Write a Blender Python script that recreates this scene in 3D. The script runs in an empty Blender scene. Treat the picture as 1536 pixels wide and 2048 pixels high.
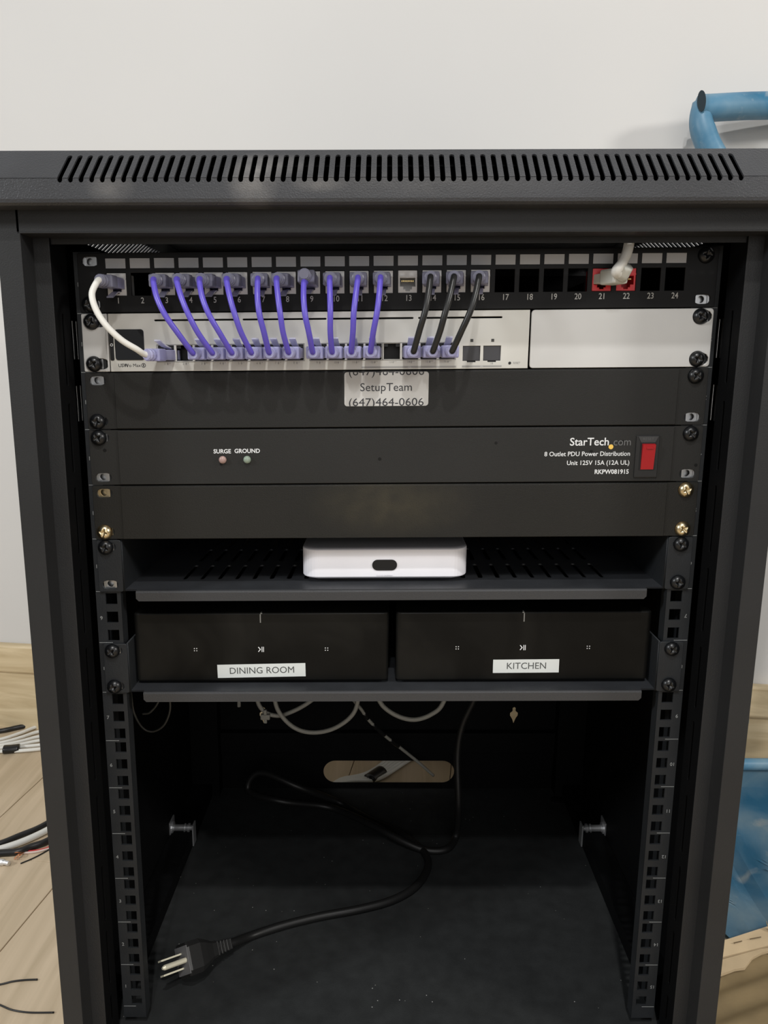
import bpy, bmesh, math, random
from mathutils import Matrix, Vector
random.seed(7)
PI = math.pi
SC = bpy.context.scene
COL = SC.collection

# ------------------------------------------------------------------ camera
FOC = 1520.0
CP = Vector((-.0052, -.600, .584)); PITCH = -.1952; ROLL = .0015
_f = Vector((0, math.cos(PITCH), math.sin(PITCH)))
_r0 = Vector((1, 0, 0)); _u0 = _r0.cross(_f)
_r = _r0*math.cos(ROLL) + _u0*math.sin(ROLL); _u = -_r0*math.sin(ROLL) + _u0*math.cos(ROLL)
cam = bpy.data.cameras.new('camera'); camo = bpy.data.objects.new('camera', cam); COL.objects.link(camo)
cam.sensor_fit = 'HORIZONTAL'; cam.sensor_width = 36; cam.lens = 36*FOC/1536
cam.clip_start = .01; cam.clip_end = 50
camo.matrix_world = Matrix.Translation(CP) @ Matrix((_r, _u, -_f)).transposed().to_4x4()
SC.camera = camo

# ------------------------------------------------------------------ light
w = bpy.data.worlds.new('world'); SC.world = w; w.use_nodes = True
bg = w.node_tree.nodes['Background']; bg.inputs[0].default_value = (1.0, .985, .96, 1); bg.inputs[1].default_value = .24
def lamp(name, loc, target, energy, size, color, sy=None):
    l = bpy.data.lights.new(name, 'AREA'); l.energy = energy; l.size = size; l.color = color
    if sy: l.shape = 'RECTANGLE'; l.size_y = sy
    else: l.shape = 'DISK'
    o = bpy.data.objects.new(name, l); COL.objects.link(o); o.location = loc
    d = Vector(target)-Vector(loc); o.rotation_euler = d.to_track_quat('-Z', 'Y').to_euler()
    return o
lamp('ceiling_and_fill_lamp', (.05, -1.12, 2.20), (0, 0, .5), 19, .06, (1, .985, .96))
lamp('ceiling_and_fill_lamp', (-.06, -1.52, 2.02), (0, 0, .4), 9, .06, (1, .99, .97))
lamp('ceiling_and_fill_lamp', (1.9, -1.0, 1.45), (.2, .5, .1), 24, .3, (1, .965, .91))  # added warm side fill, well below ceiling height, to even out the wall
lamp('ceiling_and_fill_lamp', (-1.9, -1.0, 1.40), (-.3, .5, .0), 25, .3, (.95, .98, 1))  # added cool side fill, set low to lift the dim left wall
lamp('broad_front_fill', (.3, -2.9, 1.15), (0, 0, .4), 18, 1.8, (1, .985, .975), 1.3)  # added broad low fill from the front, not a known window
vs = SC.view_settings
vs.view_transform = 'Standard'; vs.look = 'None'; vs.gamma = 1; vs.exposure = -.22; vs.use_curve_mapping = False

# ------------------------------------------------------------------ materials
MATS = {}
def srgb(*c): return tuple((v/255/12.92 if v/255 <= .04045 else ((v/255+.055)/1.055)**2.4) for v in c)
def mat(name, color, rough=.5, metal=0, var=.0, vscale=20, bump=0, bscale=800, spec=.5, trans=0, emit=None, es=0, ior=1.45, coat=0):
    if name in MATS: return MATS[name]
    m = bpy.data.materials.new(name); m.use_nodes = True; nt = m.node_tree; b = nt.nodes['Principled BSDF']
    c = tuple(color)+(1,)
    b.inputs['Base Color'].default_value = c; b.inputs['Roughness'].default_value = rough; b.inputs['Metallic'].default_value = metal
    b.inputs['Specular IOR Level'].default_value = spec; b.inputs['Transmission Weight'].default_value = trans
    b.inputs['IOR'].default_value = ior; b.inputs['Coat Weight'].default_value = coat
    if emit: b.inputs['Emission Color'].default_value = tuple(emit)+(1,); b.inputs['Emission Strength'].default_value = es
    tc = nt.nodes.new('ShaderNodeTexCoord')
    if var or True:
        n = nt.nodes.new('ShaderNodeTexNoise'); n.inputs['Scale'].default_value = vscale; n.inputs['Detail'].default_value = 5
        nt.links.new(tc.outputs['Object'], n.inputs['Vector'])
        r = nt.nodes.new('ShaderNodeValToRGB'); v = max(var, .03)
        r.color_ramp.elements[0].position = .3; r.color_ramp.elements[1].position = .7
        r.color_ramp.elements[0].color = tuple(x*(1-v) for x in color)+(1,)
        r.color_ramp.elements[1].color = tuple(min(1, x*(1+v)) for x in color)+(1,)
        nt.links.new(n.outputs['Fac'], r.inputs['Fac']); nt.links.new(r.outputs['Color'], b.inputs['Base Color'])
        m['ramp'] = r.name
    if bump:
        n2 = nt.nodes.new('ShaderNodeTexNoise'); n2.inputs['Scale'].default_value = bscale; n2.inputs['Detail'].default_value = 2
        nt.links.new(tc.outputs['Object'], n2.inputs['Vector'])
        bp = nt.nodes.new('ShaderNodeBump'); bp.inputs['Strength'].default_value = bump; bp.inputs['Distance'].default_value = .0006
        nt.links.new(n2.outputs['Fac'], bp.inputs['Height']); nt.links.new(bp.outputs['Normal'], b.inputs['Normal'])
    MATS[name] = m; return m
def add_specks(m, col, scale, thr, lo=True):
    nt = m.node_tree; b = nt.nodes['Principled BSDF']; src = b.inputs['Base Color'].links[0].from_socket
    tc = [n for n in nt.nodes if n.type == 'TEX_COORD'][0]
    v = nt.nodes.new('ShaderNodeTexVoronoi'); v.inputs['Scale'].default_value = scale
    nt.links.new(tc.outputs['Object'], v.inputs['Vector'])
    # only some cells carry a speck
    sep = nt.nodes.new('ShaderNodeSeparateColor'); nt.links.new(v.outputs['Color'], sep.inputs[0])
    g = nt.nodes.new('ShaderNodeMath'); g.operation = 'GREATER_THAN'; g.inputs[1].default_value = thr[1]; nt.links.new(sep.outputs[0], g.inputs[0])
    l = nt.nodes.new('ShaderNodeMath'); l.operation = 'LESS_THAN'; l.inputs[1].default_value = thr[0]; nt.links.new(v.outputs['Distance'], l.inputs[0])
    mu = nt.nodes.new('ShaderNodeMath'); mu.operation = 'MULTIPLY'; nt.links.new(g.outputs[0], mu.inputs[0]); nt.links.new(l.outputs[0], mu.inputs[1])
    mx = nt.nodes.new('ShaderNodeMixRGB'); mx.inputs['Color2'].default_value = tuple(col)+(1,)
    nt.links.new(mu.outputs[0], mx.inputs['Fac']); nt.links.new(src, mx.inputs['Color1']); nt.links.new(mx.outputs[0], b.inputs['Base Color'])
def add_smudges(m, col, spots):
    """dust smudges: (centre, radii) in object space, broken up by noise"""
    nt = m.node_tree; b = nt.nodes['Principled BSDF']
    tc = [n for n in nt.nodes if n.type == 'TEX_COORD'][0]
    n = nt.nodes.new('ShaderNodeTexNoise'); n.inputs['Scale'].default_value = 90; n.inputs['Detail'].default_value = 6; nt.links.new(tc.outputs['Object'], n.inputs['Vector'])
    for c, rad, amt in spots:
        src = b.inputs['Base Color'].links[0].from_socket
        mp = nt.nodes.new('ShaderNodeMapping'); mp.vector_type = 'POINT'
        mp.inputs['Scale'].default_value = tuple(1/r for r in rad)
        mp.inputs['Location'].default_value = tuple(-c[i]/rad[i] for i in range(3))
        nt.links.new(tc.outputs['Object'], mp.inputs['Vector'])
        gr = nt.nodes.new('ShaderNodeTexGradient'); gr.gradient_type = 'SPHERICAL'; nt.links.new(mp.outputs[0], gr.inputs[0])
        mu = nt.nodes.new('ShaderNodeMath'); mu.operation = 'MULTIPLY'; nt.links.new(gr.outputs['Fac'], mu.inputs[0]); nt.links.new(n.outputs['Fac'], mu.inputs[1])
        m2 = nt.nodes.new('ShaderNodeMath'); m2.operation = 'MULTIPLY'; m2.inputs[1].default_value = amt; m2.use_clamp = True; nt.links.new(mu.outputs[0], m2.inputs[0])
        mx = nt.nodes.new('ShaderNodeMixRGB'); mx.inputs['Color2'].default_value = tuple(col)+(1,)
        nt.links.new(m2.outputs[0], mx.inputs['Fac']); nt.links.new(src, mx.inputs['Color1']); nt.links.new(mx.outputs[0], b.inputs['Base Color'])

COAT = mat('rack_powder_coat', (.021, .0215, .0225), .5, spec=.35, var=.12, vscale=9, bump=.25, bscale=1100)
LIDM = mat('lid_powder_coat', (.040, .0415, .046), .42, var=.15, vscale=14, bump=.55, bscale=900)
add_smudges(LIDM, (.22, .21, .20), [((-.092, -.062, .705), (.020, .03, .026), 1.3), ((-.186, -.066, .697), (.018, .02, .012), .7), ((-.075, -.06, .713), (.03, .03, .012), .7), ((-.048, -.066, .699), (.02, .02, .006), .8), ((.02, -.066, .70), (.12, .02, .012), .25)])
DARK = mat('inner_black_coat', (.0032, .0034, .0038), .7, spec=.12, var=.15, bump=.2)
RAILM = mat('rail_coat', (.019, .021, .0235), .5, spec=.35, var=.15, vscale=30, bump=.2)
PAN = mat('panel_black_coat', (.0165, .0162, .0152), .5, spec=.3, var=.10, vscale=7, bump=.2, bscale=1300)
PAN2 = mat('panel_black_coat_spotted', (.020, .0197, .0187), .5, spec=.3, var=.10, vscale=7, bump=.2, bscale=1300)
add_specks(PAN2, (.004, .004, .004), 120, (.19, .90))
PAN3 = mat('panel_black_coat_dusty', (.0160, .0155, .0138), .45, spec=.3, var=.12, vscale=7, bump=.3, bscale=1300)
add_smudges(PAN3, (.10, .085, .05), [((.0, -.002, .473), (.07, .05, .03), .5)])
FLOORM = mat('rack_floor_coat', (.020, .0215, .022), .75, spec=.3, var=.2, vscale=60, bump=.3)
add_specks(FLOORM, (.30, .30, .29), 190, (.11, .972)); add_specks(FLOORM, (.16, .16, .15), 85, (.045, .8))
SILV = mat('silver_faceplate', (.58, .57, .53), .42, metal=.15, var=.02)
SILV2 = mat('silver_panel_brushed', (.575, .57, .555), .40, metal=.2, var=.03)
BLK = mat('black_plastic', (.006, .006, .007), .45)
GLS = mat('display_glass', (.012, .013, .015), .12, coat=.5)
PORTM = mat('port_black', (.008, .008, .008), .5)
GOLD = mat('gold_contact', (.75, .55, .22), .3, metal=1)
WHT = mat('white_keystone_plastic', (.62, .61, .60), .4)
RED = mat('red_keystone_plastic', (.62, .015, .02), .35)
PAPER = mat('grey_label_paper', (.42, .42, .43), .6)
INK = mat('white_ink', (.72, .73, .74), .6)
INKG = mat('grey_ink', (.26, .27, .27), .6)
INKD = mat('dark_ink', (.03, .03, .035), .6)
INKB = mat('pale_grey_print', (.28, .28, .27), .6)
YEL = mat('yellow_ink', (.80, .52, .10), .5)
LBL = mat('white_label_tape', (.66, .69, .68), .45)
STK = mat('pale_sticker', (.50, .49, .47), .5)
SCRB = mat('black_screw', (.006, .0065, .0075), .33, spec=.6)
BRASS = mat('brass_screw', (.72, .60, .38), .3, metal=1)
ZINC = mat('zinc_nut', (.55, .56, .57), .35, metal=1)
ZGOLD = mat('yellow_zinc_nut', (.60, .50, .33), .35, metal=1)
CHR = mat('chrome', (.80, .81, .83), .30, metal=.8)
CW = mat('white_cable_sheath', (.72, .71, .66), .45)
CW2 = mat('dull_white_cable', (.34, .33, .29), .5)  # darker, greyer tone than the other white sheath
CP_ = mat('purple_cable_sheath', (.115, .085, .50), .35)
CB = mat('black_cable_sheath', (.016, .016, .016), .35)
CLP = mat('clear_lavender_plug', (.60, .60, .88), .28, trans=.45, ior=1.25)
CLG = mat('shaded_clear_plastic', (.34, .34, .44), .3, trans=.5, ior=1.25)  # darker copy of the clear plastic, shade at the patch panel in its colour
GRYP = mat('grey_plug_boot', (.55, .55, .50), .45)
GW = mat('white_device_shell', (.93, .92, .97), .35)
GWT = mat('grey_device_top', (.46, .45, .47), .4)
AMPM = mat('amp_black', (.0050, .0050, .0047), .36, spec=.15, var=.2, vscale=30)
REDS = mat('red_rocker', (.42, .012, .018), .3, trans=.1)
TAPE = mat('black_tape', (.012, .012, .012), .3)
WALLM = mat('wall_paint', (.625, .615, .60), .75, var=.012, vscale=2, bump=.05, bscale=250)
COPPER = mat('copper_wire', (.85, .40, .22), .3, metal=1)
REDW = mat('red_wire', (.55, .03, .03), .4)

def wood(name, c1, c2, axis='Y', sc=1.0):
    m = bpy.data.materials.new(name); m.use_nodes = True; nt = m.node_tree; b = nt.nodes['Principled BSDF']
    tc = nt.nodes.new('ShaderNodeTexCoord'); mp = nt.nodes.new('ShaderNodeMapping')
    s = {'Y': (55, 3.2, 30), 'X': (3.0, 55, 60)}[axis]; mp.inputs['Scale'].default_value = tuple(v*sc for v in s)
    n = nt.nodes.new('ShaderNodeTexNoise'); n.inputs['Scale'].default_value = 1; n.inputs['Detail'].default_value = 6; n.inputs['Distortion'].default_value = .6
    r = nt.nodes.new('ShaderNodeValToRGB'); r.color_ramp.elements[0].position = .32; r.color_ramp.elements[1].position = .68
    r.color_ramp.elements[0].color = tuple(c1)+(1,); r.color_ramp.elements[1].color = tuple(c2)+(1,)
    nt.links.new(tc.outputs['Object'], mp.inputs[0]); nt.links.new(mp.outputs[0], n.inputs['Vector']); nt.links.new(n.outputs['Fac'], r.inputs['Fac'])
    oi = nt.nodes.new('ShaderNodeObjectInfo'); hs = nt.nodes.new('ShaderNodeHueSaturation')
    mr = nt.nodes.new('ShaderNodeMapRange'); mr.inputs['To Min'].default_value = .93; mr.inputs['To Max'].default_value = 1.06
    nt.links.new(oi.outputs['Random'], mr.inputs['Value']); nt.links.new(mr.outputs[0], hs.inputs['Value']); nt.links.new(r.outputs['Color'], hs.inputs['Color'])
    nt.links.new(hs.outputs['Color'], b.inputs['Base Color']); b.inputs['Roughness'].default_value = .5
    return m
WOODF = wood('oak_floor_board', (.47, .37, .245), (.61, .49, .345))
WOODB = wood('oak_skirting', (.50, .39, .23), (.70, .58, .38), 'X')
CARD = mat('brown_cardboard', (.52, .40, .25), .8, var=.1, vscale=30)
KRAFT = mat('kraft_paper', (.40, .30, .16), .75, var=.12, vscale=25)
BLUE = mat('blue_scuffed_plastic', (.035, .17, .30), .42, var=.3, vscale=9)
def scuff(m, col, scale, lo, hi):
    nt = m.node_tree; b = nt.nodes['Principled BSDF']; src = b.inputs['Base Color'].links[0].from_socket
    tc = [n for n in nt.nodes if n.type == 'TEX_COORD'][0]
    n = nt.nodes.new('ShaderNodeTexNoise'); n.inputs['Scale'].default_value = scale; n.inputs['Detail'].default_value = 7; n.inputs['Distortion'].default_value = .8
    nt.links.new(tc.outputs['Object'], n.inputs['Vector'])
    mr = nt.nodes.new('ShaderNodeMapRange'); mr.inputs['From Min'].default_value = lo; mr.inputs['From Max'].default_value = hi; nt.links.new(n.outputs['Fac'], mr.inputs['Value'])
    mx = nt.nodes.new('ShaderNodeMixRGB'); mx.inputs['Color2'].default_value = tuple(col)+(1,)
    nt.links.new(mr.outputs[0], mx.inputs['Fac']); nt.links.new(src, mx.inputs['Color1']); nt.links.new(mx.outputs[0], b.inputs['Base Color'])
scuff(BLUE, (.22, .34, .42), 9, .40, .70)
scuff(BLUE, (.42, .46, .46), 22, .60, .80)
scuff(AMPM, (.014, .0135, .012), 12, .45, .75)

# ------------------------------------------------------------------ helpers
def warp(v, k=.0166): return Vector((v[0]+.0074*v[2], v[1], v[2]+k*v[0]*v[2]))   # the rack leans a few millimetres
def nowarp(v, k=0): return Vector(v)
ROOT = {}
def root(name, label, cat, loc, group=None, k=.0166, w=True):
    o = bpy.data.objects.new(name, None); COL.objects.link(o)
    o.location = warp(loc, k) if w else Vector(loc); o.empty_display_size = .02
    o['label'] = label; o['category'] = cat
    if group: o['group'] = group
    bpy_roots.append(o); return o
bpy_roots = []
def worldloc(p):
    l = Vector((0, 0, 0))
    while p: l += p.location; p = p.parent
    return l
def link(o, parent):
    COL.objects.link(o)
    if parent is not None:
        o.parent = parent; o.matrix_parent_inverse = Matrix.Translation(-worldloc0(parent))
def worldloc0(p):
    # children keep world coordinates; every root carries only a location, meshes sit at the origin
    bpy_l = Vector((0, 0, 0)); q = p
    if q.type == 'EMPTY': return q.location.copy()
    return q.location.copy() if q.parent is None else q.location.copy()
def obj(name, bm, m, parent=None, k=.0166, smooth=False, w=True, label=None):
    if isinstance(bm, bmesh.types.BMesh):
        me = bpy.data.meshes.new(name); bm.to_mesh(me); bm.free()
    else: me = bm; me.name = name
    if w and k is not None:
        for v in me.vertices: v.co = warp(v.co, k)
    me.materials.clear(); me.materials.append(m)
    if smooth:
        for p in me.polygons: p.use_smooth = True
    o = bpy.data.objects.new(name, me); link(o, parent)
    if label: o['label'] = label
    return o
def tag(o, label, cat, group=None, kind=None):
    if label: o['label'] = label
    if cat: o['category'] = cat
    if group: o['group'] = group
    if kind: o['kind'] = kind
    return o
def inst(name, me, parent, loc, rot=(0, 0, 0), k=.0166, w=True, label=None, scale=None):
    o = bpy.data.objects.new(name, me); link(o, parent)
    o.location = warp(loc, k) if w else Vector(loc); o.rotation_euler = rot
    if scale: o.scale = scale
    if label: o['label'] = label
    return o
def bx(bm, x0, x1, y0, y1, z0, z1, bev=0):
    vs_ = [bm.verts.new((x, y, z)) for x in (x0, x1) for y in (y0, y1) for z in (z0, z1)]
    f = [(0, 1, 3, 2), (4, 6, 7, 5), (0, 4, 5, 1), (2, 3, 7, 6), (0, 2, 6, 4), (1, 5, 7, 3)]
    fs = [bm.faces.new([vs_[i] for i in q]) for q in f]
    if bev:
        ed = list({e for q in fs for e in q.edges})
        bmesh.ops.bevel(bm, geom=ed, offset=bev, segments=2, profile=.5, affect='EDGES')
    return bm
def box(x0, x1, y0, y1, z0, z1, bev=0): return bx(bmesh.new(), x0, x1, y0, y1, z0, z1, bev)
def rect(x0, y0, x1, y1): return [(x0, y0), (x1, y0), (x1, y1), (x0, y1)]
def rrect(x0, y0, x1, y1, r, n=5):
    p = []
    for cx, cy, a in ((x1-r, y0+r, -PI/2), (x1-r, y1-r, 0), (x0+r, y1-r, PI/2), (x0+r, y0+r, PI)):
        for i in range(n+1): t = a+i/n*PI/2; p.append((cx+r*math.cos(t), cy+r*math.sin(t)))
    return p
def circ(cx, cy, r, n=16): return [(cx+r*math.cos(2*PI*i/n), cy+r*math.sin(2*PI*i/n)) for i in range(n)]
FRONT = Matrix(((1, 0, 0, 0), (0, 0, -1, 0), (0, 1, 0, 0), (0, 0, 0, 1)))          # u->x v->z, faces -y
def frontat(y): return Matrix.Translation((0, y, 0)) @ FRONT
SIDE = Matrix(((0, 0, 1, 0), (1, 0, 0, 0), (0, 1, 0, 0), (0, 0, 0, 1)))           # u->y v->z, faces x
TOP = Matrix.Identity(4)
def plate(polys, thick, M, bev=0):
    """flat sheet with real openings; polys[0] is the outline, the others are holes"""
    cu = bpy.data.curves.new('tmp', 'CURVE'); cu.dimensions = '2D'; cu.fill_mode = 'BOTH'; cu.extrude = thick/2
    if bev: cu.bevel_depth = bev; cu.bevel_resolution = 1; cu.extrude = max(1e-5, thick/2-bev); cu.offset = -bev
    for p in polys:
        s = cu.splines.new('POLY'); s.points.add(len(p)-1); s.use_cyclic_u = True
        for i, q in enumerate(p): s.points[i].co = (q[0], q[1], 0, 1)
    o = bpy.data.objects.new('tmp', cu); me = bpy.data.meshes.new_from_object(o)
    bpy.data.objects.remove(o); bpy.data.curves.remove(cu)
    me.transform(M); return me
def grid_plate(x0, x1, z0, z1, holes, ya, yb):
    """upright sheet between ya (front) and yb with one column of square holes; holes: (xa, xb, za, zb)"""
    bm = bmesh.new(); holes = sorted(holes, key=lambda h: h[2]); z = z0
    for xa, xb, za, zb in holes:
        if za > z: bx(bm, x0, x1, ya, yb, z, za)
        bx(bm, x0, xa, ya, yb, za, zb); bx(bm, xb, x1, ya, yb, za, zb); z = zb
    bx(bm, x0, x1, ya, yb, z, z1)
    bmesh.ops.remove_doubles(bm, verts=bm.verts[:], dist=1e-6)
    return tome(bm)
def text_mesh(txt, size, x, z, y, align='CENTER', bold=0, rot=0, width=1.0, ext=.00006, clipz=None):
    cu = bpy.data.curves.new('tmp', 'FONT'); cu.body = txt; cu.size = size; cu.align_x = align; cu.align_y = 'CENTER'
    cu.extrude = ext; cu.offset = bold*size; cu.resolution_u = 3
    o = bpy.data.objects.new('tmp', cu); me = bpy.data.meshes.new_from_object(o)
    bpy.data.objects.remove(o); bpy.data.curves.remove(cu)
    me.transform(Matrix.Translation((x, y, z)) @ FRONT @ Matrix.Rotation(rot, 4, 'Z') @ Matrix.Diagonal((width, 1, 1, 1)))
    if clipz:
        b = bmesh.new(); b.from_mesh(me)
        for zc, sg in clipz:
            bmesh.ops.bisect_plane(b, geom=b.verts[:]+b.edges[:]+b.faces[:], plane_co=(0, 0, zc), plane_no=(0, 0, sg), clear_outer=True)
        b.to_mesh(me); b.free()
    return me
def join(mes):
    b = bmesh.new()
    for m in mes: b.from_mesh(m)
    me = bpy.data.meshes.new('joined'); b.to_mesh(me); b.free()
    for m in mes: bpy.data.meshes.remove(m)
    return me
def catmull(P, n=10):
    P = [Vector(p) for p in P]; Q = [P[0]*2-P[1]]+P+[P[-1]*2-P[-2]]; out = []
    for i in range(1, len(Q)-2):
        a, b, c, d = Q[i-1], Q[i], Q[i+1], Q[i+2]
        for j in range(n):
            t = j/n; out.append(.5*((2*b)+(c-a)*t+(2*a-5*b+4*c-d)*t*t+(3*b-a-3*c+d)*t**3))
    out.append(P[-1]); return out
def tube(P, r, n=10, seg=10, smooth=True, flat=1.0):
    pts = catmull(P, seg) if smooth else [Vector(p) for p in P]
    bm = bmesh.new(); rings = []; up = Vector((0, 0, 1)); prev = None
    for i, p in enumerate(pts):
        d = (pts[min(i+1, len(pts)-1)]-pts[max(i-1, 0)]).normalized()
        if prev is None: a = d.cross(up); a = a if a.length > .05 else d.cross(Vector((1, 0, 0))); a.normalize()
        else: a = (prev-d*prev.dot(d)).normalized()
        prev = a; b = d.cross(a); rr = r(i/(len(pts)-1)) if callable(r) else r
        rings.append([bm.verts.new(p+a*rr*math.cos(2*PI*j/n)+b*rr*flat*math.sin(2*PI*j/n)) for j in range(n)])
    for s, t in zip(rings, rings[1:]):
        for j in range(n): bm.faces.new((s[j], s[(j+1) % n], t[(j+1) % n], t[j]))
    bm.faces.new(rings[0][::-1]); bm.faces.new(rings[-1]); return bm
def lathe(prof, n=24, cap=True):
    """prof: (radius, height) around z"""
    bm = bmesh.new(); R = [[bm.verts.new((r*math.cos(2*PI*j/n), r*math.sin(2*PI*j/n), h)) for j in range(n)] for r, h in prof]
    for s, t in zip(R, R[1:]):
        for j in range(n): bm.faces.new((s[j], s[(j+1) % n], t[(j+1) % n], t[j]))
    if cap: bm.faces.new(R[0][::-1]); bm.faces.new(R[-1])
    return bm
def tome(bm, m=None, name='part', smooth=False):
    me = bpy.data.meshes.new(name); bm.to_mesh(me); bm.free()
    if m: me.materials.append(m)
    if smooth:
        for p in me.polygons: p.use_smooth = True
    return me
def ray(px, py): return _f + _r*((px-768)/FOC) + _u*((1024-py)/FOC)
def on_z(px, py, z): d = ray(px, py); return CP + d*((z-CP.z)/d.z)
def on_y(px, py, y): d = ray(px, py); return CP + d*((y-CP.y)/d.y)

U = .04445
FZ = -.06                                                     # room floor level
WALLN = -.1375
def wally(x): return .579+WALLN*x

# ------------------------------------------------------------------ the room
a = math.atan(WALLN)
RW = Matrix.Translation((0, .579, 0)) @ Matrix.Rotation(a, 4, 'Z')
def roomobj(name, bm, m, parent=None, M=None, **kw):
    me = tome(bm)
    if M is not None: me.transform(M)
    return obj(name, me, m, parent, w=False, **kw)
wall = roomobj('wall_back', box(-3, 3, 0, .1, FZ-.02, 2.5), WALLM, M=RW); tag(wall, None, None, kind='structure')
base = roomobj('baseboard_back', box(-3, 3, -.012, 0, FZ, .047, .001), WOODB, M=RW); tag(base, None, None, kind='structure')
roomobj('cap_moulding', box(-3, 3, -.017, 0, .047, .0985, .004), WOODB, base, M=RW)
floor = roomobj('floor', box(-3, 3, -3, 1.2, FZ-.03, FZ-.004), mat('floor_gap', (.10, .07, .045), .8)); tag(floor, None, None, kind='structure')
# boards run square to the wall
MF = Matrix.Translation((0, .579, 0)) @ Matrix.Rotation(a, 4, 'Z')
BW = .159
for i in range(-9, 9):
    x0 = -.049 + i*BW; y = -.002; first = True
    off = random.uniform(.3, 1.1)
    if i == -4: off = .9
    while y > -2.4:
        ln = off if first else 1.2; first = False
        roomobj('floor_board', box(x0+.0006, x0+BW-.0006, y-ln+.0006, y, FZ-.004, FZ, .0008), WOODF, floor, M=MF); y -= ln

# ------------------------------------------------------------------ the rack
rack = root('server_rack', 'black steel open-front server rack cabinet with slotted lid, standing in front of the white wall', 'server rack', (0, .17, FZ))
KR = .006
def rp(name, g, m=COAT, k=KR, par=None, **kw): return obj(name, g, m, par or rack, k=k, **kw)
# lid: slots cut into sloping shoulders that fold over the front edge
LX = .312; FY = -.067; BY = .425; ZB = .6862; ZF = .7028; TH = .0012
AN = math.radians(41.8); SL = .035; sdx = SL*math.cos(AN); sdz = SL*math.sin(AN)
NSL = 65; P = .0070; SW = .0034
sx = [(-(NSL-1)/2+i)*P for i in range(NSL)]
def slot_strip(x0, x1, top0, top1, xs, depth, SW=SW, SL=SL):
    """outline of the sloping sheet with slots open at its lower edge"""
    o = [(x0, 0)]
    for c in xs:
        o += [(c-SW/2, 0), (c-SW/2, depth-SW/2)]+[(c-SW/2*math.cos(t), depth-SW/2+SW/2*math.sin(t)) for t in (PI/4, PI/2, 3*PI/4)]+[(c+SW/2, depth-SW/2), (c+SW/2, 0)]
    return o+[(x1, 0), (top1, SL), (top0, SL)]
def notch_strip(x0, x1, z0, z1, xs, nd=.0026, SW=SW):
    o = [(x1, z0), (x0, z0), (x0, z1)]; o = [(x0, z0), (x0, z1)]
    for c in xs:
        o += [(c-SW/2, z1), (c-SW/2, z1-nd+SW/2)]+[(c-SW/2*math.cos(t), z1-nd+SW/2-SW/2*math.sin(t)) for t in (PI/4, PI/2, 3*PI/4)]+[(c+SW/2, z1-nd+SW/2), (c+SW/2, z1)]
    return o+[(x1, z1), (x1, z0)]
MS = Matrix.Translation((0, FY, ZF)) @ Matrix.Rotation(AN, 4, 'X')
shell = [plate([slot_strip(-LX, LX, -LX+sdx, LX-sdx, sx, .0285)], TH, MS), plate([notch_strip(-LX, LX, ZB+.004, ZF, sx)], TH, frontat(FY))]
# rounded lower edge and return lip of the lid front
lip = bmesh.new(); prof = [(FY-TH/2, ZB+.004), (FY-TH/2+.0006, ZB+.0018), (FY+.0018, ZB+.0003), (FY+.004, ZB), (-.0515, ZB)]
pv = [[lip.verts.new((x, y, z)) for y, z in prof] for x in (-LX, LX)]
for i in range(len(prof)-1): lip.faces.new((pv[0][i], pv[1][i], pv[1][i+1], pv[0][i+1]))
shell.append(tome(lip))
ZS = .6893; SLS = .052; NS2 = 44; ys = [FY+.060+i*.0092 for i in range(NS2)]; SW2 = .0046
for s in (-1, 1):
    Mside = Matrix.Translation((s*LX, 0, ZS)) @ Matrix(((0, -s, 0, 0), (1, 0, 0, 0), (0, 0, 1, 0), (0, 0, 0, 1))) @ Matrix.Rotation(AN, 4, 'X')
    shell.append(plate([slot_strip(FY, BY, FY+sdx, BY, ys, .040, SW2, SLS)], TH, Mside))
    shell.append(plate([rect(FY, ZB, BY, ZS)], TH, Matrix.Translation((s*LX, 0, 0)) @ SIDE))
t = bmesh.new(); bx(t, -LX+SLS*math.cos(AN)-.001, LX-SLS*math.cos(AN)+.001, FY+sdx, BY, ZF+sdz-.0022, ZF+sdz-.001); shell.append(tome(t))
t = bmesh.new(); bx(t, -LX, LX, BY-.001, BY, ZB, ZF+sdz); shell.append(tome(t))
for s in (-1, 1):
    t = bmesh.new(); bx(t, min(s*.2765, s*LX), max(s*.2765, s*LX), FY+.004, BY, ZB, ZB+.001); shell.append(tome(t))
rp('slotted_lid', join(shell), LIDM)
t = bmesh.new(); q = [(-.044, .6880), (-.044, .7150), (-.030, .7255)]; va = [[t.verts.new((x, y, z)) for y, z in q] for x in (-LX+.03, LX-.03)]
for i in range(2): t.faces.new((va[0][i], va[1][i], va[1][i+1], va[0][i+1]))
bmesh.ops.solidify(t, geom=t.faces[:], thickness=.001)
rp('lid_light_block', t, DARK)  # added unseen sheet that blocks stray light so the slots stay black
# header under the lid
h = bmesh.new(); bx(h, -.262, .262, -.052, -.0508, .672, .6862); bx(h, -.262, .262, -.052, -.030, .671, .672, .0003); bx(h, -.262, .262, -.030, -.0288, .667, .672)
rp('top_crossbar', h)
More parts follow.
